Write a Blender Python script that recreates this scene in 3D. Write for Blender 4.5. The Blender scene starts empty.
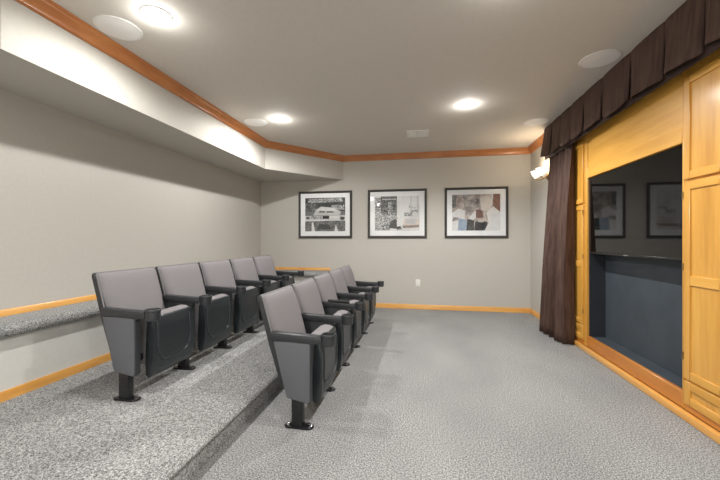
import bpy, bmesh, math, random
from mathutils import Vector, Matrix

S = bpy.context.scene
C = S.collection
PI = math.pi
random.seed(7)

# ------------------------------------------------------------------ camera, world, exposure
CAM_H = 1.2
cam_d = bpy.data.cameras.new('camera')
cam_d.sensor_width = 36.0
cam_d.lens = 17.0
cam_d.clip_start = 0.05
cam = bpy.data.objects.new('camera', cam_d)
cam.location = (0, 0, CAM_H)
cam.rotation_euler = (PI / 2, 0, math.radians(10.3))
C.objects.link(cam)
S.camera = cam

world = bpy.data.worlds.new('world')
S.world = world
world.use_nodes = True
world.node_tree.nodes['Background'].inputs[0].default_value = (0.8, 0.85, 1, 1)
world.node_tree.nodes['Background'].inputs[1].default_value = 0.05

S.view_settings.view_transform = 'Standard'
S.view_settings.look = 'None'
S.view_settings.gamma = 1.0
S.view_settings.use_curve_mapping = False
S.view_settings.exposure = 0.06

LAMP_W = 150.0          # each recessed downlight (beam)
LAMP_FILL_W = 3.6     # bulb glow under the trim
LAMP_COL = (1.0, 0.995, 0.975)
SCONCE_W = 3.5

# added soft fill light, low before the rear wall, tinted like daylight
fill_d = bpy.data.lights.new('rear_fill_light', 'AREA')
fill_d.shape = 'RECTANGLE'; fill_d.size = 3.4; fill_d.size_y = 0.95
fill_d.energy = 24.0; fill_d.color = (0.93, 0.97, 1.0)
fill_l = bpy.data.objects.new('rear_fill_light', fill_d)
fill_l.location = (-0.4, -2.5, 0.74); fill_l.rotation_euler = (PI / 2, 0, 0)
C.objects.link(fill_l)

# room: x to the right, y into the depth, z up
XR, XL, XLOW = 1.76, -3.0, -2.71
YB, YF = 6.0, -2.6
ZC = 2.71
PLAT = 0.14            # raised platform of the back row
XSTEP = -1.13
LEDGE = 0.645
SOF = 2.29

# ------------------------------------------------------------------ materials
def new_mat(name):
    m = bpy.data.materials.new(name); m.use_nodes = True
    nt = m.node_tree
    return m, nt, nt.nodes['Principled BSDF'], nt.nodes.new('ShaderNodeTexCoord')

def srgb(r, g, b):
    f = lambda c: (c / 255 / 12.92) if c / 255 <= 0.04045 else ((c / 255 + 0.055) / 1.055) ** 2.4
    return (f(r), f(g), f(b), 1)

def ramp(nt, stops):
    n = nt.nodes.new('ShaderNodeValToRGB')
    e = n.color_ramp.elements
    while len(e) < len(stops): e.new(0.5)
    for el, (p, c) in zip(e, stops):
        el.position = p; el.color = c
    return n

def noise(nt, tc, scale, detail=3, rough=0.5, mapping=None):
    n = nt.nodes.new('ShaderNodeTexNoise')
    n.inputs['Scale'].default_value = scale
    n.inputs['Detail'].default_value = detail
    n.inputs['Roughness'].default_value = rough
    src = tc.outputs['Object']
    if mapping:
        mp = nt.nodes.new('ShaderNodeMapping')
        mp.inputs['Scale'].default_value = mapping
        nt.links.new(src, mp.inputs['Vector']); src = mp.outputs['Vector']
    nt.links.new(src, n.inputs['Vector'])
    return n

def bump(nt, bs, src, strength, dist):
    b = nt.nodes.new('ShaderNodeBump')
    b.inputs['Strength'].default_value = strength
    b.inputs['Distance'].default_value = dist
    nt.links.new(src, b.inputs['Height'])
    nt.links.new(b.outputs['Normal'], bs.inputs['Normal'])

def mottled(name, c0, c1, scale, rough=0.6, bstr=0.0, bdist=0.002, metallic=0.0, coat=0.0, mapping=None, lo=0.35, hi=0.65, spec=0.5):
    m, nt, bs, tc = new_mat(name)
    n = noise(nt, tc, scale, mapping=mapping)
    r = ramp(nt, [(lo, c0), (hi, c1)])
    nt.links.new(n.outputs['Fac'], r.inputs['Fac'])
    nt.links.new(r.outputs['Color'], bs.inputs['Base Color'])
    bs.inputs['Roughness'].default_value = rough
    bs.inputs['Metallic'].default_value = metallic
    bs.inputs['Coat Weight'].default_value = coat
    bs.inputs['Coat Roughness'].default_value = 0.12
    bs.inputs['Specular IOR Level'].default_value = spec
    if bstr: bump(nt, bs, n.outputs['Fac'], bstr, bdist)
    return m

def wood(name, dark, mid, light, grain):
    m, nt, bs, tc = new_mat(name)
    n = noise(nt, tc, 1.0, detail=5, rough=0.6, mapping=grain)
    r = ramp(nt, [(0.3, dark), (0.5, mid), (0.72, light)])
    nt.links.new(n.outputs['Fac'], r.inputs['Fac'])
    nt.links.new(r.outputs['Color'], bs.inputs['Base Color'])
    bs.inputs['Roughness'].default_value = 0.38
    bs.inputs['Coat Weight'].default_value = 0.35
    bs.inputs['Coat Roughness'].default_value = 0.18
    bump(nt, bs, n.outputs['Fac'], 0.05, 0.002)
    return m

def carpet_mat():
    m, nt, bs, tc = new_mat('carpet')
    n1 = noise(nt, tc, 245, detail=1, rough=0.6)
    n2 = noise(nt, tc, 110, detail=1, rough=0.5)
    mx = nt.nodes.new('ShaderNodeMath'); mx.operation = 'MULTIPLY_ADD'
    nt.links.new(n2.outputs['Fac'], mx.inputs[0]); mx.inputs[1].default_value = 0.45
    ml = nt.nodes.new('ShaderNodeMath'); ml.operation = 'MULTIPLY'
    nt.links.new(n1.outputs['Fac'], ml.inputs[0]); ml.inputs[1].default_value = 0.6
    nt.links.new(ml.outputs[0], mx.inputs[2])
    r = ramp(nt, [(0.37, srgb(70, 70, 70)), (0.52, srgb(145, 145, 144)), (0.65, srgb(198, 198, 196)), (0.76, srgb(218, 218, 216))])
    nt.links.new(mx.outputs[0], r.inputs['Fac'])
    # worn / brushed pile patches
    n3 = noise(nt, tc, 1.0, detail=2, rough=0.5, mapping=(1.5, 0.8, 1))
    r3 = ramp(nt, [(0.35, (0.84, 0.84, 0.85, 1)), (0.62, (1, 1, 1, 1))])
    nt.links.new(n3.outputs['Fac'], r3.inputs['Fac'])
    mm = nt.nodes.new('ShaderNodeMix'); mm.data_type = 'RGBA'; mm.blend_type = 'MULTIPLY'
    mm.inputs[0].default_value = 1.0
    nt.links.new(r.outputs['Color'], mm.inputs[6]); nt.links.new(r3.outputs['Color'], mm.inputs[7])
    nt.links.new(mm.outputs[2], bs.inputs['Base Color'])
    bs.inputs['Roughness'].default_value = 0.95
    bs.inputs['Specular IOR Level'].default_value = 0.1
    bump(nt, bs, mx.outputs[0], 0.5, 0.006)
    return m

def emit_mat(name, col, strength):
    m, nt, bs, tc = new_mat(name)
    bs.inputs['Base Color'].default_value = col
    bs.inputs['Emission Color'].default_value = col
    bs.inputs['Emission Strength'].default_value = strength
    return m

def glass_mat():
    m = bpy.data.materials.new('picture_glass'); m.use_nodes = True
    nt = m.node_tree; nt.nodes.clear()
    out = nt.nodes.new('ShaderNodeOutputMaterial')
    tr = nt.nodes.new('ShaderNodeBsdfTransparent')
    gl = nt.nodes.new('ShaderNodeBsdfGlossy'); gl.inputs['Roughness'].default_value = 0.03
    fr = nt.nodes.new('ShaderNodeFresnel'); fr.inputs['IOR'].default_value = 1.45
    mx = nt.nodes.new('ShaderNodeMixShader')
    nt.links.new(fr.outputs[0], mx.inputs[0]); nt.links.new(tr.outputs[0], mx.inputs[1]); nt.links.new(gl.outputs[0], mx.inputs[2])
    nt.links.new(mx.outputs[0], out.inputs['Surface'])
    return m

M = {}
M['wall'] = mottled('wall_paint', srgb(190, 186, 178), srgb(193, 189, 181), 40, 0.85, spec=0.2)
M['ceil'] = mottled('ceiling_paint', srgb(206, 200, 191), srgb(209, 203, 194), 40, 0.8, spec=0.2)
M['wall_low'] = mottled('brightened_wall_paint', srgb(214, 212, 206), srgb(217, 215, 209), 40, 0.85, spec=0.2)  # wall paint made paler to stand in for light missing below the ledge
M['carpet'] = carpet_mat()
M['wood'] = wood('honey_maple', srgb(194, 138, 54), srgb(209, 153, 66), srgb(220, 167, 80), (14, 14, 1.3))
M['wood_h'] = wood('honey_maple_rail', srgb(202, 146, 58), srgb(217, 161, 70), srgb(227, 173, 84), (14, 1.3, 14))
M['wood_red'] = wood('orange_stained_rail', srgb(176, 106, 38), srgb(192, 121, 46), srgb(203, 135, 58), (14, 1.3, 14))
M['crown'] = wood('crown_wood', srgb(166, 100, 50), srgb(180, 113, 60), srgb(192, 127, 72), (3, 3, 14))
M['base'] = wood('baseboard_wood', srgb(214, 150, 72), srgb(226, 166, 86), srgb(234, 180, 104), (2, 2, 14))
M['plastic'] = mottled('charcoal_plastic', srgb(45, 47, 50), srgb(52, 54, 57), 300, 0.42, 0.1, 0.0005)
M['pan'] = mottled('seat_shell_plastic', srgb(41, 45, 48), srgb(47, 51, 54), 300, 0.36, 0.1, 0.0005)
M['metal'] = mottled('black_metal', srgb(38, 38, 40), srgb(46, 46, 48), 60, 0.28, metallic=0.4)
M['fabric'] = mottled('grey_upholstery', srgb(123, 119, 121), srgb(139, 135, 137), 420, 0.8, 0.25, 0.001, spec=0.3)
M['panel'] = mottled('grey_panel_cloth', srgb(90, 91, 95), srgb(100, 101, 105), 420, 0.8, 0.2, 0.001, spec=0.3)
M['piping'] = mottled('piping_grey', srgb(126, 124, 124), srgb(138, 136, 136), 300, 0.7)
M['chrome'] = mottled('chrome', srgb(180, 180, 182), srgb(200, 200, 202), 30, 0.2, metallic=1.0)
M['velvet'] = mottled('brown_velvet', srgb(64, 46, 39), srgb(86, 65, 56), 6, 0.75, mapping=(4, 9, 0.6), spec=0.3)
M['velvet'].node_tree.nodes['Principled BSDF'].inputs['Sheen Weight'].default_value = 0.08
M['velvet'].node_tree.nodes['Principled BSDF'].inputs['Sheen Tint'].default_value = srgb(200, 150, 130)
M['velvet_dark'] = mottled('dark_brown_lining', srgb(46, 28, 22), srgb(56, 36, 28), 20, 0.8)
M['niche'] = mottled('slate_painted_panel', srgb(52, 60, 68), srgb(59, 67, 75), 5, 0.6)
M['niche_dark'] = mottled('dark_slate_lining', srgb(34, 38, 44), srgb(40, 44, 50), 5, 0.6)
M['screen'] = mottled('tv_screen', srgb(8, 8, 8), srgb(10, 10, 10), 2, 0.03, spec=0.42)
M['bezel'] = mottled('tv_bezel', srgb(16, 16, 17), srgb(20, 20, 21), 60, 0.3)
M['white'] = mottled('white_plastic', srgb(226, 224, 218), srgb(232, 230, 224), 30, 0.4)
M['speaker'] = mottled('speaker_grille_white', srgb(236, 234, 230), srgb(242, 240, 236), 500, 0.7, 0.2, 0.0008)
M['vent_dark'] = mottled('vent_shadow_grey', srgb(80, 76, 70), srgb(90, 86, 80), 30, 0.7)
M['frame'] = mottled('dark_frame_wood', srgb(38, 33, 30), srgb(50, 44, 40), 20, 0.4, mapping=(2, 2, 20))
M['mat'] = mottled('mat_board', srgb(246, 246, 246), srgb(249, 249, 249), 80, 0.9)
M['glass'] = glass_mat()
M['brass'] = mottled('antique_brass', srgb(150, 120, 80), srgb(170, 140, 98), 30, 0.3, metallic=0.9)
M['lamp'] = emit_mat('lamp_bulb', (1.0, 0.95, 0.87, 1), 30)
M['shade'] = emit_mat('lit_frosted_glass', (1.0, 0.94, 0.85, 1), 1.05)
M['black'] = mottled('soft_black', srgb(20, 20, 21), srgb(28, 28, 29), 80, 0.5)
def tone(i, lo, hi, sc): return mottled('photo_tone_' + i, lo, hi, sc, 0.9)
T = {
    'dark': tone('dark', srgb(38, 40, 41), srgb(96, 98, 98), 60),
    'mid': tone('mid', srgb(92, 92, 92), srgb(136, 136, 135), 24),
    'grey': tone('grey', srgb(120, 120, 120), srgb(128, 128, 128), 10),
    'pale': tone('pale', srgb(196, 195, 193), srgb(214, 213, 211), 12),
    'light': tone('light', srgb(222, 221, 219), srgb(230, 229, 227), 12),
    'black': tone('black', srgb(34, 34, 35), srgb(46, 46, 47), 12),
    'speck': tone('speck', srgb(70, 72, 72), srgb(215, 215, 214), 55),
    'sepia': tone('sepia', srgb(140, 122, 112), srgb(168, 150, 140), 12),
    'rose': tone('rose', srgb(120, 92, 84), srgb(146, 112, 102), 14),
    'leafy': tone('leafy', srgb(30, 32, 32), srgb(150, 152, 150), 40),
    'speckp': tone('speckp', srgb(130, 130, 129), srgb(240, 240, 239), 40),
    'fade': tone('fade', srgb(150, 134, 124), srgb(218, 208, 200), 9),
    'fadeg': tone('fadeg', srgb(110, 104, 100), srgb(200, 192, 186), 11),
    'blue': tone('blue', srgb(150, 166, 186), srgb(172, 186, 202), 10),
    'cream': tone('cream', srgb(214, 204, 196), srgb(226, 217, 209), 10),
}

# ------------------------------------------------------------------ mesh helpers
def obj(name, bm, mats, parent=None, loc=None, smooth=True):
    bmesh.ops.recalc_face_normals(bm, faces=bm.faces[:])
    me = bpy.data.meshes.new(name)
    bm.to_mesh(me); bm.free()
    for m in (mats if isinstance(mats, (list, tuple)) else [mats]): me.materials.append(m)
    if smooth:
        for p in me.polygons: p.use_smooth = True
        me.set_sharp_from_angle(angle=math.radians(38))
    o = bpy.data.objects.new(name, me)
    C.objects.link(o)
    if parent: o.parent = parent
    if loc: o.location = loc
    return o

def thing(name, label, cat, loc=(0, 0, 0), rz=0.0, group=None):
    o = bpy.data.objects.new(name, None); C.objects.link(o)
    o.empty_display_size = 0.1
    o.location = loc; o.rotation_euler = (0, 0, rz)
    o['label'] = label; o['category'] = cat
    if group: o['group'] = group
    return o

def tag(o, label, cat, group=None):
    o['label'] = label; o['category'] = cat
    if group: o['group'] = group
    return o

def struct(name, bm, m, smooth=True):
    o = obj(name, bm, m, smooth=smooth); o['kind'] = 'structure'
    return o

def part(name, bm, m, parent, label=None):
    o = obj(name, bm, m, parent)
    if label: o['label'] = label
    return o

def box(bm, lo, hi, bev=0.0, seg=2, mi=0):
    r = bmesh.ops.create_cube(bm, size=1.0)
    vs = r['verts']
    for v in vs:
        v.co = Vector([lo[i] + (v.co[i] + 0.5) * (hi[i] - lo[i]) for i in range(3)])
    fs = list({f for v in vs for f in v.link_faces})
    for f in fs: f.material_index = mi
    if bev:
        es = list({e for v in vs for e in v.link_edges})
        bmesh.ops.bevel(bm, geom=es, offset=bev, segments=seg, affect='EDGES', profile=0.5, clamp_overlap=True)
    return bm

def nb(lo, hi, bev=0.0, seg=2):
    return box(bmesh.new(), lo, hi, bev, seg)

def prism(bm, poly, plane, a, b, bev=0.0, seg=2, mi=0):
    """poly: 2D outline; plane 'xy' -> extrude z, 'xz' -> extrude y, 'yz' -> extrude x."""
    def P(p, t):
        return {'xy': (p[0], p[1], t), 'xz': (p[0], t, p[1]), 'yz': (t, p[0], p[1])}[plane]
    v0 = [bm.verts.new(P(p, a)) for p in poly]
    v1 = [bm.verts.new(P(p, b)) for p in poly]
    n = len(poly)
    fs = [bm.faces.new(v0[::-1]), bm.faces.new(v1)]
    for i in range(n):
        fs.append(bm.faces.new((v0[i], v0[(i + 1) % n], v1[(i + 1) % n], v1[i])))
    for f in fs: f.material_index = mi
    if bev:
        es = list({e for f in fs for e in f.edges})
        bmesh.ops.bevel(bm, geom=es, offset=bev, segments=seg, affect='EDGES', profile=0.5, clamp_overlap=True)
    return bm

def lathe(bm, prof, center=(0, 0, 0), n=32, close=False, wav=None):
    rings = []
    for (r, z) in prof:
        ring = []
        for k in range(n):
            a = 2 * PI * k / n
            rr = r * (1 + (wav(a, z) if wav else 0))
            ring.append(bm.verts.new((center[0] + rr * math.cos(a), center[1] + rr * math.sin(a), center[2] + z)))
        rings.append(ring)
    for i in range(len(rings) - 1):
        for k in range(n):
            bm.faces.new((rings[i][k], rings[i][(k + 1) % n], rings[i + 1][(k + 1) % n], rings[i + 1][k]))
    if close:
        bm.faces.new(rings[0][::-1]); bm.faces.new(rings[-1])
    return bm

def tube(bm, pts, r, n=10):
    pts = [Vector(p) for p in pts]
    rings = []
    for i, p in enumerate(pts):
        d = (pts[min(i + 1, len(pts) - 1)] - pts[max(i - 1, 0)]).normalized()
        up = Vector((0, 0, 1)) if abs(d.z) < 0.9 else Vector((1, 0, 0))
        s = d.cross(up).normalized(); t = s.cross(d)
        rings.append([bm.verts.new(p + s * r * math.cos(2 * PI * k / n) + t * r * math.sin(2 * PI * k / n)) for k in range(n)])
    for i in range(len(rings) - 1):
        for k in range(n):
            bm.faces.new((rings[i][k], rings[i][(k + 1) % n], rings[i + 1][(k + 1) % n], rings[i + 1][k]))
    bm.faces.new(rings[0][::-1]); bm.faces.new(rings[-1])
    return bm

def sweep(bm, path, prof):
    """prof: (offset to the right of travel, z); path: xy points, mitred."""
    P = [Vector(p) for p in path]
    rows = []
    for i, p in enumerate(P):
        ns = []
        if i > 0:
            d = (P[i] - P[i - 1]).normalized(); ns.append(Vector((d.y, -d.x)))
        if i < len(P) - 1:
            d = (P[i + 1] - P[i]).normalized(); ns.append(Vector((d.y, -d.x)))
        m = sum(ns, Vector((0, 0))).normalized()
        k = 1 / m.dot(ns[0])
        rows.append([bm.verts.new((p.x + m.x * k * o, p.y + m.y * k * o, z)) for (o, z) in prof])
    n = len(prof)
    for i in range(len(rows) - 1):
        for j in range(n):
            bm.faces.new((rows[i][j], rows[i][(j + 1) % n], rows[i + 1][(j + 1) % n], rows[i + 1][j]))
    bm.faces.new(rows[0][::-1]); bm.faces.new(rows[-1])
    return bm

def rounded(x0, z0, x1, z1, r, n=5):
    out = []
    for (cx, cz, a0) in ((x1 - r, z0 + r, -PI / 2), (x1 - r, z1 - r, 0), (x0 + r, z1 - r, PI / 2), (x0 + r, z0 + r, PI)):
        for k in range(n + 1):
            a = a0 + PI / 2 * k / n
            out.append((cx + r * math.cos(a), cz + r * math.sin(a)))
    return out

# ------------------------------------------------------------------ room shell
struct('floor', nb((XSTEP - 0.06, YF, -0.1), (XR + 0.3, YB, 0.0)), M['carpet'])
# platform with a rolled carpet nosing
pl = bmesh.new()
prof = [(XLOW - 0.3, -0.1), (XSTEP - 0.012, -0.1), (XSTEP - 0.010, 0.0), (XSTEP - 0.010, PLAT - 0.05), (XSTEP - 0.014, PLAT - 0.040), (XSTEP + 0.004, PLAT - 0.034), (XSTEP + 0.008, PLAT - 0.02),
        (XSTEP, PLAT - 0.007), (XSTEP - 0.012, PLAT), (XLOW - 0.3, PLAT)]
prism(pl, prof, 'xz', YF, YB)
o = struct('floor_platform', pl, M['carpet'])
struct('ceiling', nb((XL - 0.1, YF - 0.1, ZC), (XR + 0.3, YB + 0.1, ZC + 0.12)), M['ceil'])
struct('wall_left', nb((XL - 0.1, YF, 0), (XL, YB, ZC)), M['wall'])
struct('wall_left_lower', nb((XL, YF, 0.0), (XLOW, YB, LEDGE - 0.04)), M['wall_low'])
struct('wall_back', nb((XL - 0.1, YB, -0.1), (XR + 0.3, YB + 0.1, ZC)), M['wall'])
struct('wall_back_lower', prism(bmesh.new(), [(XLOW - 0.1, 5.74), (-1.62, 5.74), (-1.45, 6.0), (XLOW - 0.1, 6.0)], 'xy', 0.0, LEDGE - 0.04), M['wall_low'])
struct('wall_front', nb((XL - 0.1, YF - 0.1, -0.1), (XR + 0.3, YF, ZC)), M['wall'])
b = bmesh.new()
for (lo, hi) in (((-2.18, YF, 0.18), (-2.1, YF + 0.04, 1.30)), ((1.3, YF, 0.18), (1.38, YF + 0.04, 1.30)), ((-2.1, YF, 0.18), (1.3, YF + 0.04, 0.26)),
                 ((-2.1, YF, 1.22), (1.3, YF + 0.04, 1.30)), ((-0.43, YF, 0.26), (-0.37, YF + 0.04, 1.22))):
    box(b, lo, hi, 0.004, 1)
struct('added_window_1', b, M['wood'])  # unseen frame added behind the camera to go with the fill light
struct('wall_right', nb((XR, 4.443, -0.1), (XR + 0.3, YB, ZC)), M['wall'])
struct('wall_right_near', nb((XR, YF, -0.1), (XR + 0.3, 2.297, ZC)), M['wall'])

struct('soffit', prism(bmesh.new(), [(XL, 6.0), (-1.40, 6.0), (-2.36, 4.86), (-2.36, 1.54), (XL, 0.9)], 'xy', SOF, ZC, 0.0), M['wall'])

# carpeted ledge with a rounded nose (left wall, returning along the back wall)
lp = [(0.0, 0.60), (0.345, 0.60)]
nose = []
for k in range(9):
    a = -PI / 2 + PI * k / 8
    nose.append((0.305 + 0.04 * math.cos(a), LEDGE - 0.045 + 0.045 * math.sin(a)))
lprof = [(0.0, LEDGE - 0.09)] + nose + [(0.0, LEDGE)]
bl = sweep(bmesh.new(), [(XL, YF), (XL, YB), (-1.45, YB)], lprof)
struct('ledge_left', bl, M['carpet'])

cp = [(0, 2.612), (0.010, 2.612), (0.014, 2.62), (0.018, 2.622), (0.024, 2.645), (0.042, 2.672), (0.052, 2.68), (0.054, 2.69), (0.066, 2.70), (0.066, ZC), (0, ZC)]
struct('trim_1', sweep(bmesh.new(), [(XL, 0.9), (-2.36, 1.54), (-2.36, 4.86), (-1.40, 6.0), (XR, 6.0), (XR, 4.98)], cp), M['crown'])
tp = [(0, LEDGE), (0.016, LEDGE), (0.016, LEDGE + 0.04), (0.010, LEDGE + 0.048), (0, LEDGE + 0.048)]
struct('trim_2', sweep(bmesh.new(), [(XL, YF), (XL, YB), (-1.64, YB)], tp), M['base'])
def bb(z0, h): return [(0, z0), (0.014, z0), (0.014, z0 + h - 0.012), (0.009, z0 + h), (0, z0 + h)]
struct('baseboard_left', sweep(bmesh.new(), [(XLOW, YF), (XLOW, 5.74)], bb(PLAT, 0.066)), M['base'])
struct('baseboard_back', sweep(bmesh.new(), [(-1.1, YB), (XR, YB), (XR, 4.4)], bb(0.0, 0.08)), M['base'])

# ------------------------------------------------------------------ downlights, speakers, vent
def downlight(x, y, label, k=1.0, glow=1.0, cone=154, blend=0.48):
    t = thing('recessed_light', label, 'ceiling light', (x, y, ZC), 0, 'recessed ceiling lights')
    part('trim_ring', lathe(bmesh.new(), [(0.062, 0.0), (0.060, -0.004), (0.085, -0.008), (0.095, -0.003), (0.096, 0.0)], n=40), M['white'], t)
    part('bulb', lathe(bmesh.new(), [(0.061, -0.001), (0.05, -0.010), (0.03, -0.016), (0.001, -0.018)], n=32), M['lamp'], t)
    d = bpy.data.lights.new('downlight', 'SPOT')
    d.energy = LAMP_W * k; d.color = LAMP_COL; d.spot_size = math.radians(cone); d.spot_blend = blend; d.shadow_soft_size = 0.03
    l = bpy.data.objects.new('downlight_beam', d); C.objects.link(l); l.parent = t; l.location = (0, 0, -0.03)
    g = bpy.data.lights.new('bulb_glow', 'POINT')
    g.energy = LAMP_FILL_W * glow; g.color = LAMP_COL; g.shadow_soft_size = 0.03
    l = bpy.data.objects.new('bulb_glow', g); C.objects.link(l); l.parent = t; l.location = (0, 0, -0.06)
    return t
downlight(-1.75, 2.0, 'lit recessed ceiling light nearest the top left speaker', 0.42, 1.0, 172, 0.45)
downlight(-1.75, 4.0, 'lit recessed ceiling light over the far half of the seat rows', 0.66, 1.0, 176, 0.36)
downlight(0.5, 3.95, 'lit recessed ceiling light between the air vent and the curtain valance', 1.15)
downlight(0.5, 2.0, 'lit recessed ceiling light above the open carpet, out of frame', 0.62)
for (x, y, w) in ((-1.75, 0.0, 'left'), (0.5, 0.0, 'right')):
    downlight(x, y, 'lit recessed ceiling light over the near %s of the room, out of frame' % w, 0.34 if w == 'left' else 0.5, 1.0, 170 if w == 'left' else 154, 0.5)
for (x, y, w) in ((-1.75, -1.9, 'left'), (0.5, -1.9, 'right')):
    downlight(x, y, 'lit recessed ceiling light at the rear %s behind the camera' % w)

def speaker(x, y, label):
    t = thing('ceiling_speaker', label, 'speaker', (x, y, ZC), 0, 'round ceiling speakers')
    part('rim', lathe(bmesh.new(), [(0.130, 0.0), (0.131, -0.006), (0.143, -0.006), (0.148, -0.003), (0.149, 0.0)], n=48), M['white'], t)
    part('grille', lathe(bmesh.new(), [(0.1315, -0.004), (0.09, -0.008), (0.04, -0.010), (0.001, -0.0105)], n=48), M['speaker'], t)
speaker(-2.13, 2.08, 'round white ceiling speaker at upper left beside the orange crown molding')
speaker(-2.10, 4.05, 'round white ceiling speaker farther along the left crown molding, beside a lit downlight')
speaker(1.46, 3.15, 'round white ceiling speaker above the middle of the brown valance')
speaker(1.44, 4.68, 'round white ceiling speaker above the wall sconce in the far right corner')

t = thing('air_vent', 'small white rectangular air vent in the ceiling before the back wall', 'vent', (-0.053, 4.88, ZC))
b = bmesh.new()
for (lo, hi) in (((-0.155, -0.15, -0.012), (0.155, -0.12, 0)), ((-0.155, 0.12, -0.012), (0.155, 0.15, 0)),
                 ((-0.155, -0.12, -0.012), (-0.125, 0.12, 0)), ((0.125, -0.12, -0.012), (0.155, 0.12, 0)), ((-0.012, -0.12, -0.012), (0.012, 0.12, 0))):
    box(b, lo, hi, 0.003, 1)
part('vent_frame', b, M['white'], t)
part('backing', nb((-0.125, -0.12, -0.003), (0.125, 0.12, 0)), M['vent_dark'], t)
for k in range(7):
    y = -0.105 + k * 0.034
    for (x0, x1) in ((-0.124, -0.013), (0.013, 0.124)):
        part('louvre', prism(bmesh.new(), [(y, -0.003), (y + 0.004, -0.003), (y + 0.018, -0.011), (y + 0.014, -0.011)], 'yz', x0, x1), M['white'], t)

# ------------------------------------------------------------------ theatre seats
PITCH = 0.555
def leg_unit(t, y, end):
    lg = part('leg', nb((-0.045, y - 0.024, 0.008), (0.03, y + 0.024, 0.20), 0.006), M['metal'], t)
    b = bmesh.new()
    pts = []
    for k in range(13):
        a = -PI / 2 + PI * k / 12
        pts.append((0.065 + 0.032 * math.cos(a), y + 0.032 * math.sin(a)))
    for k in range(13):
        a = PI / 2 + PI * k / 12
        pts.append((-0.065 + 0.032 * math.cos(a), y + 0.032 * math.sin(a)))
    prism(b, pts, 'xy', 0.0, 0.013, 0.004, 1)
    part('foot_plate', b, M['metal'], lg)
    for x in (-0.07, 0.07):
        b = lathe(bmesh.new(), [(0.017, 0.013), (0.017, 0.018), (0.010, 0.022), (0.001, 0.023)], (x, y, 0), 14)
        part('bolt', b, M['chrome'], lg, 'chrome bolt')

SIDE = [(-0.172, 0.555), (0.085, 0.555), (0.085, 0.175), (0.075, 0.158), (-0.072, 0.185), (-0.082, 0.20)]
def standard(t, y, outer):
    """end or shared side standard at y; outer: 0 shared, -1 / +1 upholstered on that side."""
    sp = part('side_panel', prism(bmesh.new(), SIDE, 'xz', y - 0.022, y + 0.022, 0.006, 2), M['plastic'], t)
    if outer:
        cx, cz = -0.02, 0.36
        inner = [(cx + (x - cx) * 0.955, cz + (z - cz) * 0.97) for (x, z) in SIDE]
        ys = sorted((y + outer * 0.018, y + outer * 0.030))
        part('panel_cloth', prism(bmesh.new(), inner, 'xz', ys[0], ys[1], 0.006, 2), M['panel'], sp, 'grey upholstered side panel')

def armrest(t, y):
    b = bmesh.new()
    prism(b, [(-0.176, 0.555), (-0.188, 0.605), (0.155, 0.590), (0.160, 0.545), (0.09, 0.540)], 'xz', y - 0.03, y + 0.03, 0.007, 2)
    ar = part('armrest', b, M['plastic'], t)
    b = lathe(bmesh.new(), [(0.034, 0.532), (0.043, 0.535), (0.045, 0.545), (0.045, 0.592), (0.049, 0.596), (0.049, 0.604), (0.047, 0.607), (0.040, 0.607), (0.038, 0.602), (0.036, 0.545), (0.001, 0.543)], (0.196, y, 0), 28)
    b2 = b
    bot = lathe(b2, [(0.034, 0.532), (0.001, 0.531)], (0.196, y, 0), 28)
    part('cup_holder', b2, M['plastic'], ar)

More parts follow.
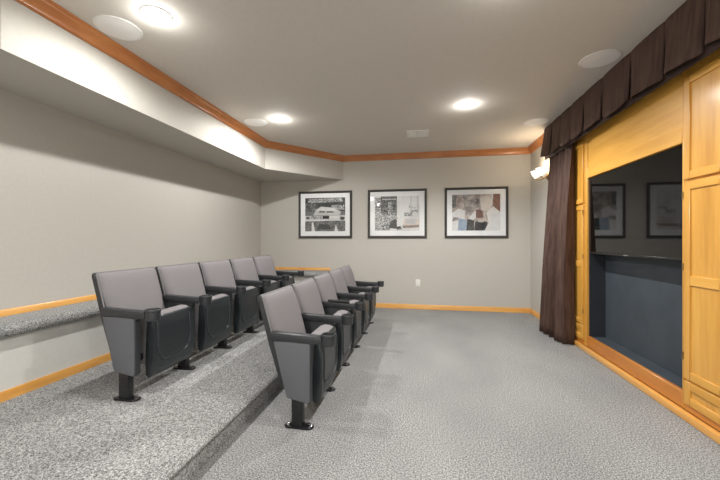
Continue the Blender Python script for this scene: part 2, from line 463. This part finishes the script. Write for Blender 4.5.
def make_seat(label, group):
    t = thing('theater_seat', label, 'theater seat', (0, 0, 0), 0, group)
    W = 0.266
    # back shell: leaning panel
    def lean(s, d):    # s along the back 0..1 (from bottom), d forward
        x = -0.125 + (-0.175) * s; z = 0.22 + 0.61 * s
        return (x + d * 0.961, z + d * 0.276)
    shell = [lean(0, 0), lean(0.0, 0.035), lean(0.9, 0.030), lean(1.0, 0.028), lean(1.0, 0.006), lean(0.97, -0.006), lean(0.5, -0.004)]
    part('back_shell', prism(bmesh.new(), shell, 'xz', -W, W, 0.008, 2), M['plastic'], t)
    b = bmesh.new()
    NS, NY = 16, 14
    def pad(s, y, c):
        q = min(1, abs(c))
        edge = (1 - q ** 6) ** 0.5 if q < 1 else 0
        e2 = (1 - max(0.0, (s - 0.5) / 0.49) ** 8) ** 0.5 if s < 0.99 else 0
        d = 0.028 + 0.042 * min(edge, 1) * max(e2, 0.0)
        # rounded upper body: slight lumbar bow
        d += 0.012 * math.sin(min(1, s) * PI) * min(edge, 1)
        return lean(s, d)
    grid = []
    for i in range(NS + 1):
        s = 0.30 + 0.69 * (1 - (1 - i / NS) ** 1.6)
        row = []
        for j in range(NY + 1):
            c = -1 + 2 * j / NY
            c = math.copysign(1 - (1 - abs(c)) ** 1.7, c)
            y = c * (0.246 + 0.011 * min(1, max(0, (s - 0.64) / 0.08)))
            x, z = pad(s, y, c)
            row.append(b.verts.new((x, y, z)))
        grid.append(row)
    for i in range(NS):
        for j in range(NY):
            b.faces.new((grid[i][j], grid[i][j + 1], grid[i + 1][j + 1], grid[i + 1][j]))
    # close it against the shell
    rim = [grid[0][j] for j in range(NY + 1)] + [grid[i][NY] for i in range(1, NS + 1)] + [grid[NS][j] for j in range(NY - 1, -1, -1)] + [grid[i][0] for i in range(NS - 1, 0, -1)]
    back = [b.verts.new((v.co.x - 0.02, v.co.y, v.co.z - 0.006)) for v in rim]
    for i in range(len(rim)):
        k = (i + 1) % len(rim)
        b.faces.new((rim[i], back[i], back[k], rim[k]))
    bk = part('backrest', b, M['fabric'], t)
    # piping up the sides and over the top edge
    b = bmesh.new()
    pts = []
    for k in range(9): 
        x, z = lean(0.42 + 0.55 * k / 8, 0.034); pts.append((x, -(W - 0.006), z))
    for k in range(7):
        x, z = lean(0.993, 0.030); pts.append((x, -(W - 0.03) + 2 * (W - 0.03) * k / 6, z))
    for k in range(9):
        x, z = lean(0.97 - 0.55 * k / 8, 0.034); pts.append((x, (W - 0.006), z))
    tube(b, pts, 0.0042, 6)
    part('piping', b, M['piping'], bk)
    # seat, tipped up
    SW = 0.200
    b = bmesh.new()
    prism(b, [(-0.055, 0.20), (-0.05, 0.44), (-0.030, 0.508), (0.0, 0.534), (0.035, 0.544), (0.072, 0.542), (0.100, 0.532), (0.108, 0.520), (0.07, 0.50), (0.062, 0.20)], 'xz', 0.022 - SW, 0.002 + SW, 0.018, 3)
    st = part('seat', b, M['fabric'], t)
    b = bmesh.new()
    prism(b, [(0.06, 0.20), (0.068, 0.505), (0.102, 0.532), (0.116, 0.524), (0.127, 0.45), (0.130, 0.36), (0.127, 0.24), (0.118, 0.155), (0.100, 0.118), (0.075, 0.114), (0.058, 0.13)], 'xz', 0.008 - SW, 0.016 + SW, 0.010, 3)
    pan = part('seat_pan', b, M['pan'], st)
    # raised field of the pan with rounded lower corners
    def px(z):
        tab = [(0.112, 0.09), (0.155, 0.118), (0.24, 0.127), (0.36, 0.130), (0.45, 0.127), (0.524, 0.116)]
        for (z0, x0), (z1, x1) in zip(tab, tab[1:]):
            if z0 <= z <= z1: return x0 + (x1 - x0) * (z - z0) / (z1 - z0)
        return 0.1
    b = bmesh.new()
    line = []
    for k in range(8): line.append((-SW + 0.035, 0.50 - 0.19 * k / 7))
    for k in range(1, 9):
        a = PI + PI / 2 * k / 8
        line.append((-SW + 0.035 + 0.10 + 0.10 * math.cos(a), 0.31 + 0.10 * math.sin(a)))
    line += [(-y, z) for (y, z) in line[::-1]]
    tube(b, [(px(z) + 0.0005, y + 0.012, z) for (y, z) in line], 0.008, 8)
    part('pan_rib', b, M['pan'], st)
    # hinge bracket seen in the gap beside the seat
    for s in (-1, 1):
        part('hinge', nb((-0.02, min(s * 0.18, s * 0.2545), 0.235), (0.035, max(s * 0.18, s * 0.2545), 0.285), 0.006), M['metal'], t)
    return t

def copy_tree(o, parent=None):
    c = o.copy(); C.objects.link(c)
    if parent: c.parent = parent
    for ch in list(o.children): copy_tree(ch, c)
    return c

def seat_row(x, y0, z, n, labels, group):
    """seats of a row, near end first; each owns its near standard, the last one the far standard too."""
    for i in range(n):
        t = make_seat(labels[i], group) if i == 0 else copy_tree(mid)
        if i == 0:
            mid = t
            # middle standards are plain
            leg_unit(t, -PITCH / 2, False); standard(t, -PITCH / 2, 0); armrest(t, -PITCH / 2)
        t['label'] = labels[i]
        t.location = (x, y0 + PITCH * (i + 0.5), z)
    seats = [o for o in C.objects if o.name.startswith('theater_seat') and o.get('group') == group]
    seats.sort(key=lambda o: o.location.y)
    # upholstered outer panels on the two ends
    first, last = seats[0], seats[-1]
    for (s, y, sd) in ((first, -PITCH / 2, -1), (last, PITCH / 2, 1)):
        if s is first:
            sp = [c for c in s.children if c.name.startswith('side_panel')][0]
            cx, cz = -0.02, 0.36
            inner = [(cx + (a - cx) * 0.955, cz + (b_ - cz) * 0.97) for (a, b_) in SIDE]
            part('panel_cloth', prism(bmesh.new(), inner, 'xz', y - 0.030, y - 0.018, 0.006, 2), M['panel'], sp, 'grey upholstered side panel')
        else:
            leg_unit(s, y, True); standard(s, y, 1); armrest(s, y)

seat_row(-0.775, 2.08, 0.0, 5, [
    'nearest tip-up theater seat of the front row, its grey side panel facing the camera',
    'second tip-up seat from the near end of the front row on the lower floor',
    'middle grey tip-up seat of the front row, black remote on its armrest',
    'fourth tip-up seat from the near end of the front row',
    'farthest tip-up seat of the front row, last before the back wall pictures',
], 'front row of theater seats')
seat_row(-1.93, 1.95, PLAT, 5, [
    'nearest tip-up theater seat of the back row on the carpeted platform, beside the left ledge',
    'second tip-up seat from the near end of the back row on the platform',
    'middle grey tip-up seat of the back row on the platform',
    'fourth tip-up seat from the near end of the back row on the platform',
    'farthest tip-up seat of the back row, nearest the far left corner',
], 'back row of theater seats')

# remote lying on the armrest of the third front seat
t = thing('remote_control', 'thin black remote lying on an armrest in the middle of the front row', 'remote', (-0.79, 2.08 + PITCH * 2, 0.600))
t.rotation_euler = (0, 0.0437, 0)
part('body', nb((-0.105, -0.021, 0.0), (0.105, 0.021, 0.02), 0.006), M['black'], t)
for k in range(6):
    for j in (-1, 0, 1):
        part('button', nb((-0.075 + k * 0.025, j * 0.011 - 0.0035, 0.0195), (-0.063 + k * 0.025, j * 0.011 + 0.0035, 0.022), 0.001, 1), M['plastic'], t)

# ------------------------------------------------------------------ pictures on the back wall
def picture(u0, u1, z0, z1, label, art):
    cx = (u0 + u1) / 2
    t = thing('framed_picture', label, 'picture', (cx, YB, z0), 0, 'framed photographs on the back wall')
    w, h = (u1 - u0) / 2, z1 - z0
    F = 0.038
    b = bmesh.new()
    prof = [(0, 0), (0, -0.026), (0.006, -0.032), (F - 0.008, -0.028), (F, -0.020), (F, 0)]
    # mitred frame
    cor = [(-w, 0, 1, 1), (w, 0, -1, 1), (w, h, -1, -1), (-w, h, 1, -1)]
    rows = [[b.verts.new((x + sx * o_, y_, z + sz * o_)) for (o_, y_) in prof] for (x, z, sx, sz) in cor]
    for i in range(4):
        for j in range(len(prof)):
            b.faces.new((rows[i][j], rows[i][(j + 1) % len(prof)], rows[(i + 1) % 4][(j + 1) % len(prof)], rows[(i + 1) % 4][j]))
    part('frame', b, M['frame'], t)
    part('mat', nb((-w + F * 0.6, -0.010, F * 0.6), (w - F * 0.6, -0.002, h - F * 0.6)), M['mat'], t)
    names = []; b = bmesh.new()
    pw0, pw1, ph0, ph1 = -w + 0.125, w - 0.125, 0.125, h - 0.12
    for k, (tn, poly) in enumerate(art):
        if tn not in names: names.append(tn)
        pts = [(pw0 + p[0] * (pw1 - pw0), ph0 + p[1] * (ph1 - ph0)) for p in poly]
        y = -0.0105 - 0.00012 * k
        vs = [b.verts.new((p[0], y, p[1])) for p in pts]
        f = b.faces.new(vs); f.material_index = names.index(tn)
    part('photo_print', b, [T[n] for n in names], t, 'printed photograph in a white mat')
    part('glass', nb((-w + F * 0.8, -0.017, F * 0.8), (w - F * 0.8, -0.015, h - F * 0.8)), M['glass'], t)
    return t

def rect(x0, z0, x1, z1): return [(x0, z0), (x1, z0), (x1, z1), (x0, z1)]
def oval(cx, cz, rx, rz, n=20): return [(cx + rx * math.cos(2 * PI * k / n), cz + rz * math.sin(2 * PI * k / n)) for k in range(n)]
full = rect(0, 0, 1, 1)

art1 = [('grey', full), ('dark', rect(0, 0.60, 1, 1)), ('speck', [(0.05, 0.84), (0.95, 0.88), (0.9, 0.99), (0.1, 0.97)]), ('leafy', rect(0.0, 0.62, 0.3, 0.86)), ('speck', rect(0.66, 0.64, 0.98, 0.78)),
        ('pale', [(0.20, 0.48), (0.86, 0.48), (0.90, 0.58), (0.72, 0.70), (0.40, 0.74), (0.27, 0.64)]),
        ('light', [(0.30, 0.62), (0.78, 0.60), (0.70, 0.69), (0.42, 0.73)]), ('mid', [(0.34, 0.56), (0.5, 0.55), (0.5, 0.60), (0.37, 0.62)]), ('mid', [(0.54, 0.55), (0.74, 0.55), (0.69, 0.60), (0.54, 0.60)]),
        ('pale', [(0, 0.33), (1, 0.35), (1, 0.48), (0, 0.46)]), ('black', rect(0.44, 0.37, 0.60, 0.46)), ('dark', [(0.03, 0.36), (0.12, 0.38), (0.09, 0.44), (0.02, 0.42)]),
        ('speck', rect(0.14, 0.37, 0.42, 0.45)), ('light', rect(0.62, 0.38, 0.86, 0.45)), ('mid', [(0, 0), (1, 0), (1, 0.33), (0, 0.31)]), ('light', [(0.0, 0.30), (1, 0.32), (1, 0.35), (0, 0.33)]),
        ('light', [(0.16, 0.0), (0.25, 0.0), (0.21, 0.26), (0.17, 0.28)]), ('light', [(0.73, 0.0), (0.83, 0.0), (0.77, 0.2)]), ('dark', [(0.3, 0.05), (0.66, 0.06), (0.6, 0.2), (0.36, 0.22)]), ('dark', oval(0.93, 0.38, 0.06, 0.05))]
art2 = [('light', full), ('speck', rect(0.0, 0.05, 0.16, 0.96)), ('mid', rect(0.14, 0.42, 0.50, 1.0)), ('leafy', rect(0.20, 0.46, 0.49, 0.88)),
        ('pale', rect(0.17, 0.90, 0.48, 0.93)), ('speck', rect(0.30, 0.48, 0.40, 0.84)),
        ('speck', [(0.0, 0.02), (0.34, 0.02), (0.40, 0.30), (0.30, 0.46), (0.08, 0.52), (0, 0.4)]),
        ('speck', [(0.34, 0.30), (0.52, 0.34), (0.48, 0.52), (0.32, 0.50)]), ('dark', [(0.32, 0.08), (0.50, 0.06), (0.50, 0.32), (0.44, 0.34), (0.36, 0.28)]), ('leafy', [(0.5, 0.02), (0.62, 0.05), (0.58, 0.14), (0.5, 0.12)]),
        ('cream', [(0.62, 0.10), (1, 0.12), (1, 0.34), (0.66, 0.36)]), ('sepia', [(0.64, 0.08), (0.99, 0.10), (0.99, 0.17), (0.62, 0.15)]), ('pale', rect(0.70, 0.20, 0.92, 0.33)),
        ('speck', rect(0.66, 0.42, 0.84, 0.52)), ('speckp', [(0.76, 0.50), (0.98, 0.52), (0.97, 0.70), (0.86, 0.66), (0.80, 0.80), (0.77, 0.78)]), ('pale', rect(0.80, 0.55, 0.83, 1.0)), ('pale', rect(0.95, 0.6, 0.97, 1.0))]
art3 = [('fade', full), ('mid', [(0.0, 0.62), (0.12, 0.66), (0.10, 0.98), (0.0, 0.98)]), ('fadeg', [(0.24, 0.4), (0.42, 0.44), (0.40, 1), (0.22, 1)]), ('rose', [(0.85, 0.62), (1.0, 0.52), (1.0, 1.0), (0.86, 1.0)]),
        ('fade', [(0.08, 0.6), (0.26, 0.62), (0.27, 0.84), (0.18, 0.98), (0.09, 0.90)]), ('light', [(0.0, 0.0), (0.26, 0.0), (0.27, 0.55), (0.14, 0.62), (0.0, 0.5)]), ('fadeg', [(0.0, 0.26), (0.12, 0.28), (0.15, 0.36), (0.02, 0.38)]),
        ('blue', [(0.12, 0.0), (0.32, 0.0), (0.32, 0.30), (0.14, 0.34)]), ('dark', [(0.30, 0), (0.46, 0), (0.46, 0.33), (0.32, 0.30)]), ('fadeg', [(0.40, 0.6), (0.56, 0.64), (0.58, 0.84), (0.47, 0.96), (0.38, 0.84)]),
        ('light', [(0.34, 0.34), (0.50, 0.56), (0.56, 0.42), (0.44, 0.28)]), ('rose', [(0.50, 0.34), (0.66, 0.36), (0.63, 0.56), (0.50, 0.58)]), ('dark', [(0.47, 0.0), (0.72, 0.0), (0.74, 0.22), (0.62, 0.30), (0.48, 0.24)]),
        ('cream', [(0.60, 0.56), (0.80, 0.52), (0.83, 0.86), (0.72, 0.98), (0.59, 0.90)]), ('light', [(0.68, 0.0), (1, 0.0), (1, 0.50), (0.86, 0.66), (0.72, 0.5), (0.76, 0.2)]), ('fade', [(0.54, 0.24), (0.66, 0.22), (0.68, 0.30), (0.56, 0.32)]), ('light', [(0.82, 0.66), (0.86, 1.0), (0.83, 1.0), (0.80, 0.7)])]
picture(-2.24, -1.235, 1.235, 2.09, 'left framed black and white photo of a pale car, nearest the soffit', art1)
picture(-0.945, 0.085, 1.235, 2.09, 'middle framed photo of a pale street scene, above the wall outlet', art2)
picture(0.385, 1.41, 1.235, 2.09, 'right framed photo in faded sepia and blue tones, nearest the sconce', art3)

# outlet and wall plate
t = thing('wall_outlet', 'white electrical outlet on the back wall below the middle picture', 'outlet', (-0.066, YB, 0.39))
part('cover_plate', nb((-0.04, -0.007, 0.0), (0.04, 0.0, 0.125), 0.003), M['white'], t)
for z in (0.028, 0.072):
    b = prism(bmesh.new(), rounded(-0.018, z, 0.018, z + 0.028, 0.01), 'xz', -0.0095, -0.006, 0.0)
    so = part('socket', b, M['speaker'], t)
    for x in (-0.008, 0.006):
        part('slot', nb((x, -0.0102, z + 0.009), (x + 0.002, -0.0092, z + 0.02)), M['black'], so, 'dark plug slot')
t = thing('wall_plate', 'white wall plate half hidden behind the brown curtain', 'wall plate', (XR, 5.34, 0.64))
part('plate', nb((-0.02, -0.05, 0.0), (0.0, 0.05, 0.23), 0.004), M['white'], t)
part('switch', nb((-0.026, -0.016, 0.08), (-0.019, 0.016, 0.15), 0.003), M['speaker'], t)

# ------------------------------------------------------------------ wall sconce
t = thing('wall_sconce', 'lit wall sconce with scalloped glass shades beside the curtain top', 'wall lamp', (XR, 5.20, 2.105))
def xlathe(prof, c, n=24):
    b = lathe(bmesh.new(), prof, (0, 0, 0), n)
    bmesh.ops.rotate(b, verts=b.verts[:], cent=(0, 0, 0), matrix=Matrix.Rotation(-PI / 2, 3, 'Y'))
    bmesh.ops.translate(b, verts=b.verts[:], vec=c)
    return b
part('backplate', xlathe([(0.06, 0.0), (0.06, 0.008), (0.045, 0.018), (0.02, 0.024), (0.001, 0.026)], (0, 0, 0)), M['brass'], t)
for s in (-1, 1):
    b = bmesh.new()
    tube(b, [(-0.02, s * 0.01, 0), (-0.05, s * 0.03, -0.03), (-0.09, s * 0.07, -0.045), (-0.12, s * 0.10, -0.03), (-0.13, s * 0.11, -0.005)], 0.007, 10)
    part('arm', b, M['brass'], t)
    b = lathe(bmesh.new(), [(0.018, -0.008), (0.025, 0.0), (0.043, 0.018), (0.056, 0.044), (0.062, 0.068), (0.072, 0.092), (0.069, 0.093), (0.059, 0.069), (0.053, 0.045), (0.040, 0.020), (0.015, 0.004)], (-0.13, s * 0.11, 0.0), 36,
              wav=lambda a, z: 0.10 * math.cos(6 * a) * max(0, z) / 0.116)
    part('glass_shade', b, M['shade'], t)
    d = bpy.data.lights.new('sconce_bulb', 'POINT'); d.energy = SCONCE_W; d.color = (1.0, 0.82, 0.6); d.shadow_soft_size = 0.03
    l = bpy.data.objects.new('sconce_bulb', d); C.objects.link(l); l.parent = t; l.location = (-0.13, s * 0.11, 0.13)

# ------------------------------------------------------------------ cabinetry on the right wall
XF = 1.75                     # face of the built-in
V0, V1 = 2.67, 4.02           # the opening
def shaker(y0, y1, z0, z1, name, parent, mid=None, mat='wood'):
    """framed door with a recessed flat panel; front face at x = XF - 0.012"""
    xf, xb = XF - 0.016, XF + 0.004
    s = 0.052
    d = part(name, nb((xf + 0.010, y0 + s - 0.002, z0 + s - 0.002), (xb, y1 - s + 0.002, z1 - s + 0.002)), M[mat], parent)
    for (a, c) in ((y0, y0 + s), (y1 - s, y1)):
        part('stile', nb((xf, a, z0), (xb, c, z1), 0.003, 1), M[mat], d)
    rails = [(z0, z0 + s), (z1 - s, z1)] + ([mid] if mid else [])
    for (a, c) in rails:
        part('rail', nb((xf, y0 + s, a), (xb, y1 - s, c), 0.003, 1), M['wood_h'], d)
    return d

def cabinet(y0, y1, label, hinge):
    t = thing('built_in_cabinet', label, 'cabinet', (0, 0, 0), 0, 'narrow cabinets either side of the screen niche')
    part('body', nb((XF + 0.002, y0, 0.065), (XR + 0.29, y1, ZC - 0.02)), M['wood'], t)
    shaker(y0 + 0.012, y1 - 0.012, 1.605, 2.285, 'upper_door', t)
    d = shaker(y0 + 0.012, y1 - 0.012, 0.275, 1.585, 'lower_door', t, (0.90, 0.965))
    shaker(y0 + 0.012, y1 - 0.012, 0.105, 0.26, 'drawer', t)
    for z in (1.50, 1.02, 0.42):
        part('hinge', lathe(bmesh.new(), [(0.005, -0.025), (0.005, 0.025)], (XF - 0.014, hinge, z), 10, close=True), M['brass'], t)
    part('bottom_rail', nb((XF - 0.004, y0, 0.057), (XF + 0.01, y1, 0.104), 0.003, 1), M['wood_red'], t)
    return t
cabinet(2.30, 2.655, 'narrow honey maple cabinet right of the screen niche, at the right edge', 2.652)
cabinet(4.085, 4.44, 'narrow honey maple cabinet left of the screen niche, half behind the curtain', 4.10)

t = thing('screen_surround', 'honey maple surround with slate painted recess holding the television', 'built-in surround')
part('stile', nb((XF - 0.006, V1, 0.06), (XR + 0.29, V1 + 0.064, ZC - 0.02), 0.003, 1), M['wood'], t)
part('stile', nb((XF - 0.006, V0 - 0.014, 0.06), (XR + 0.29, V0, ZC - 0.02), 0.003, 1), M['wood'], t)
part('header_panel', nb((XF + 0.004, V0, 1.96), (XR + 0.29, V1, ZC - 0.02)), M['wood_h'], t)
part('header_rail', nb((XF - 0.008, V0, 1.86), (XR + 0.29, V1, 1.965), 0.004, 1), M['wood_h'], t)
part('bottom_rail', nb((XF - 0.004, V0 - 0.013, 0.057), (XF + 0.01, V1 + 0.063, 0.104), 0.003, 1), M['wood_red'], t)
part('sill', nb((XF - 0.006, V0, 0.06), (XF + 0.028, V1, 0.172), 0.004, 1), M['wood_red'], t)
part('recess_floor', nb((XF + 0.028, V0, 0.06), (XR + 0.29, V1, 0.168)), M['niche'], t)
part('recess_back', nb((1.915, V0, 0.168), (XR + 0.29, V1, 1.86)), M['niche'], t)
for y in (V0, V1): 
    a = (y, y + 0.012) if y == V0 else (y - 0.012, y)
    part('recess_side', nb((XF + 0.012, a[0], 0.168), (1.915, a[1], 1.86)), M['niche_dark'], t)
struct('baseboard_right', nb((1.712, 1.2, 0.0), (XF - 0.001, V1 + 0.42, 0.056), 0.008, 2), M['base'])

# television
t = thing('television', 'large black wall television mounted in the wooden niche, reflecting the pictures', 'television', (0, 0, 0))
ty0, ty1, tz0, tz1, tx = V0 + 0.016, V1 - 0.016, 1.055, 1.857, 1.762
b = bmesh.new()
box(b, (tx + 0.004, ty0, tz0), (tx + 0.055, ty1, tz1), 0.002, 1)
part('housing', b, M['bezel'], t)
part('screen', nb((tx, ty0 + 0.010, tz0 + 0.022), (tx + 0.006, ty1 - 0.010, tz1 - 0.010)), M['screen'], t)
b = nb((tx - 0.003, ty0 + 0.002, tz0 + 0.001), (tx + 0.02, ty1 - 0.002, tz0 + 0.020), 0.003, 1)
part('lower_bezel', b, M['bezel'], t)
part('logo', nb((tx - 0.005, 3.31, tz0 + 0.006), (tx - 0.002, 3.385, tz0 + 0.013)), M['chrome'], t, 'small silver mark under the screen')
part('indicator', nb((tx - 0.005, ty1 - 0.07, tz0 + 0.006), (tx - 0.002, ty1 - 0.03, tz0 + 0.012)), M['chrome'], t, 'small silver mark at the far corner')
part('mount', nb((tx + 0.055, 3.15, 1.25), (1.914, 3.55, 1.65)), M['bezel'], t)

# ------------------------------------------------------------------ curtains and valance
def drape(y0, y1, label, name, flare):
    b = bmesh.new()
    NY, NZ = 120, 26
    zt, zb = 2.62, 0.012
    rng = random.Random(int(y0 * 100))
    ph = rng.random() * 6
    rows = []
    for i in range(NZ + 1):
        k = i / NZ
        z = zt + (zb - zt) * k
        row = []
        for j in range(NY + 1):
            q = j / NY
            y = y0 + (y1 + 0.15 * max(0, 1 - k * 1.4) - y0) * q
            fold = 1 - 2 * abs(math.sin(q * PI * 4.2 + ph + 0.35 * math.sin(q * 9 + k))) ** 0.75
            fold2 = 0.35 * math.sin(q * 2 * PI * 9.1 + 1.7 * ph + k * 1.2)
            e = max(0.0, (k - 0.16) / 0.84)
            amp = 0.028 + 0.062 * e ** 0.8
            x = 1.697 - 0.055 * min(1, e * 1.6) + amp * fold + amp * 0.15 * fold2 - flare * e ** 1.5 * q * 0.05
            y += 0.018 * math.cos(q * 2 * PI * 4.3 + ph) * (0.5 + k)
            row.append(b.verts.new((min(max(x, 1.668 if k < 0.16 else 1.4), 1.728), y, z)))
        rows.append(row)
    for i in range(NZ):
        for j in range(NY):
            b.faces.new((rows[i][j], rows[i][j + 1], rows[i + 1][j + 1], rows[i + 1][j]))
    o = obj(name, b, M['velvet'])
    md = o.modifiers.new('thick', 'SOLIDIFY'); md.thickness = 0.004; md.offset = 0
    tag(o, label, 'curtain', 'brown stage curtains')
drape(4.235, 4.83, 'long dark brown velvet curtain hanging left of the wooden screen niche', 'curtain', 1.0)
drape(1.45, 1.90, 'dark brown velvet curtain hanging past the right edge of the cabinets', 'curtain', 0.6)

t = thing('valance', 'dark brown pleated velvet valance along the ceiling above the wooden cabinets', 'valance')
part('lining', prism(bmesh.new(), [(1.656, 2.668), (1.650, 2.285), (1.656, 2.283), (1.662, 2.668)], 'xz', 1.64, 5.01), M['velvet_dark'], t)
part('header_board', nb((1.658, 1.64, 2.67), (1.735, 5.02, 2.709)), M['velvet_dark'], t)
part('return_end', nb((1.66, 4.995, 2.335), (1.757, 5.008, 2.70)), M['velvet'], t)
edges = [5.03, 4.745, 4.46, 4.17, 3.875, 3.50, 3.07, 2.68, 2.34, 2.0, 1.64]
for i in range(len(edges) - 1):
    a, c = edges[i], edges[i + 1]            # from far to near
    b = bmesh.new()
    NY, NZ = 22, 12
    rows = []
    rg = random.Random(i + 3)
    w1, w2 = rg.uniform(0.6, 1.2), rg.uniform(0, 6)
    for k in range(NZ + 1):
        h = k / NZ
        row = []
        for j in range(NY + 1):
            q = j / NY
            y = a + (c - a) * q
            drop = 0.395 - 0.030 * (abs(2 * q - 1) ** 3) + 0.012 * math.sin(q * 5 + w2) + 0.02 * q
            z = 2.706 - drop * h
            bul = (1 - abs(2 * q - 1) ** 4)
            x = 1.652 - (0.03 * h if i == 0 else 0) - h * (0.014 + 0.030 * bul * w1) - 0.010 * bul + 0.006 * math.sin(q * 11 + w2) * h + 0.010 * (1 - q) * h
            y += 0.012 * h * (0.5 - q) * -1
            row.append(b.verts.new((x, y, z)))
        rows.append(row)
    for k in range(NZ):
        for j in range(NY):
            b.faces.new((rows[k][j], rows[k][j + 1], rows[k + 1][j + 1], rows[k + 1][j]))
    o = part('pleat_panel', b, M['velvet'], t)
    md = o.modifiers.new('thick', 'SOLIDIFY'); md.thickness = 0.006; md.offset = 0
